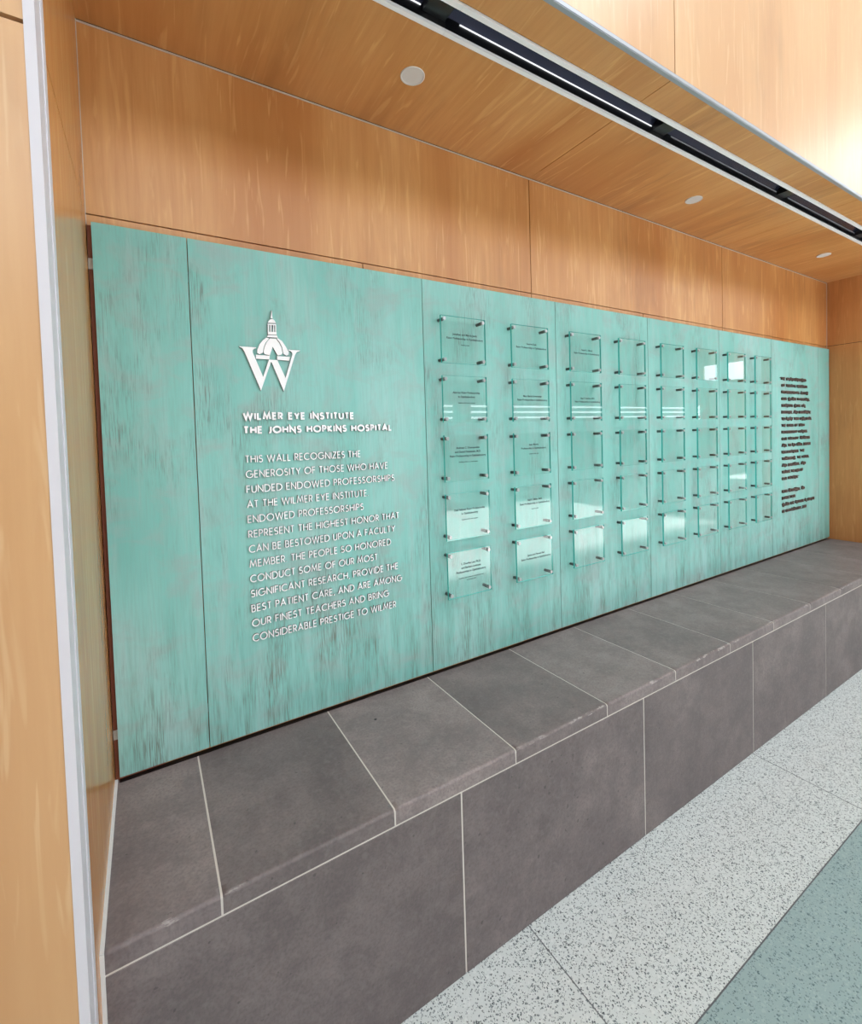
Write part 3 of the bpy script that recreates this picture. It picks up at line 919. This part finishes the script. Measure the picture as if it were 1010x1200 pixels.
# ------------------------------------------------------------------ recessed lights
for i, (x, y, w) in enumerate(((0.7737, -0.2192, 'nearest round white downlight, in the first ceiling panel from the left'),
                                (2.2125, -0.2050, 'middle round white downlight, in the second ceiling panel'),
                                (3.6101, -0.2040, 'farthest round white downlight, near the right end wall'))):
    t = thing('downlight', w, 'downlight', (x, y, ZC), 'round downlights in the niche ceiling')
    bm = bmesh.new()
    seg = 40
    rings = []
    for rr, z in ((0.0345, ZC + 0.004), (0.0345, ZC - 0.0022), (0.0318, ZC - 0.0030), (0.0300, ZC - 0.0008)):
        rings.append([bm.verts.new((x + rr * math.cos(2 * math.pi * j / seg), y + rr * math.sin(2 * math.pi * j / seg), z)) for j in range(seg)])
    for a in range(len(rings) - 1):
        for j in range(seg):
            bm.faces.new((rings[a][j], rings[a + 1][j], rings[a + 1][(j + 1) % seg], rings[a][(j + 1) % seg])).smooth = True
    bmesh.ops.recalc_face_normals(bm, faces=bm.faces[:])
    link('trim_ring', bm, LIGHT_DISC, t, (x, y, ZC))
    bm = bmesh.new()
    cyl(bm, (x, y, ZC + 0.004), (0, 0, -1), 0.0305, 0.0050, seg)
    link('cover', bm, LIGHT_DISC, t, (x, y, ZC))

segs = [(XL + 0.001, 0.772, 'first length of black linear slot light from the left, its lamp lit', True),
        (0.772, 1.692, 'second length of black linear slot light, with a bright lit lamp line', True),
        (1.692, 2.612, 'third length of black linear slot light, lamp line unlit', False),
        (2.612, 3.532, 'fourth length of black linear slot light, reflecting pale daylight', False),
        (3.532, XR - 0.001, 'last length of black linear slot light beside the right end wall', False)]
I0, I1 = -0.4545, -0.3885
for x0, x1, lab, on in segs:
    t = thing('linear_light', lab, 'slot light', ((x0 + x1) / 2, (I0 + I1) / 2, ZC), 'linear slot lights in the niche ceiling')
    e = 0.0004
    xa, xb = x0 + e, x1 - e
    for ya, yb in ((S0, I0), (I1, S1)):
        bm = bmesh.new()
        box(bm, xa, xb, ya, yb, ZC - 0.004, ZC + 0.004)
        link('flange', bm, WHITE_METAL, t, ((x0 + x1) / 2, ya, ZC))
    bm = bmesh.new()                              # black channel
    box(bm, xa, xb, I0 - 0.003, I0, ZC + 0.004, ZC + 0.075)
    box(bm, xa, xb, I1, I1 + 0.003, ZC + 0.004, ZC + 0.075)
    box(bm, xa, xb, I0 - 0.003, I1 + 0.003, ZC + 0.075, ZC + 0.079)
    link('channel', bm, BLACK, t, ((x0 + x1) / 2, I0, ZC))
    bm = bmesh.new()                              # sloping reflector above the lamp
    vs = [bm.verts.new(p) for p in ((xa, I1 - 0.001, ZC + 0.034), (xb, I1 - 0.001, ZC + 0.034), (xb, I0 + 0.004, ZC + 0.062), (xa, I0 + 0.004, ZC + 0.062),
                                    (xa, I1 - 0.001, ZC + 0.037), (xb, I1 - 0.001, ZC + 0.037), (xb, I0 + 0.004, ZC + 0.065), (xa, I0 + 0.004, ZC + 0.065))]
    for f in ((0, 3, 2, 1), (4, 5, 6, 7), (0, 1, 5, 4), (1, 2, 6, 5), (2, 3, 7, 6), (3, 0, 4, 7)):
        bm.faces.new([vs[j] for j in f])
    link('reflector', bm, NAVY, t, ((x0 + x1) / 2, I0, ZC))
    bm = bmesh.new()                              # lamp lens
    box(bm, xa + 0.045, xb - 0.07, I1 - 0.0025, I1 - 0.0005, ZC + 0.0288, ZC + 0.0312)
    link('lamp_lens', bm, LED_ON if on else LED_OFF, t, ((x0 + x1) / 2, I1, ZC + 0.03))
    bm = bmesh.new()                              # black end block
    box(bm, xb - 0.065, xb - 0.001, I0 + 0.012, I1 - 0.001, ZC + 0.018, ZC + 0.05)
    link('end_block', bm, BLACK, t, (xb - 0.03, I1, ZC + 0.03))
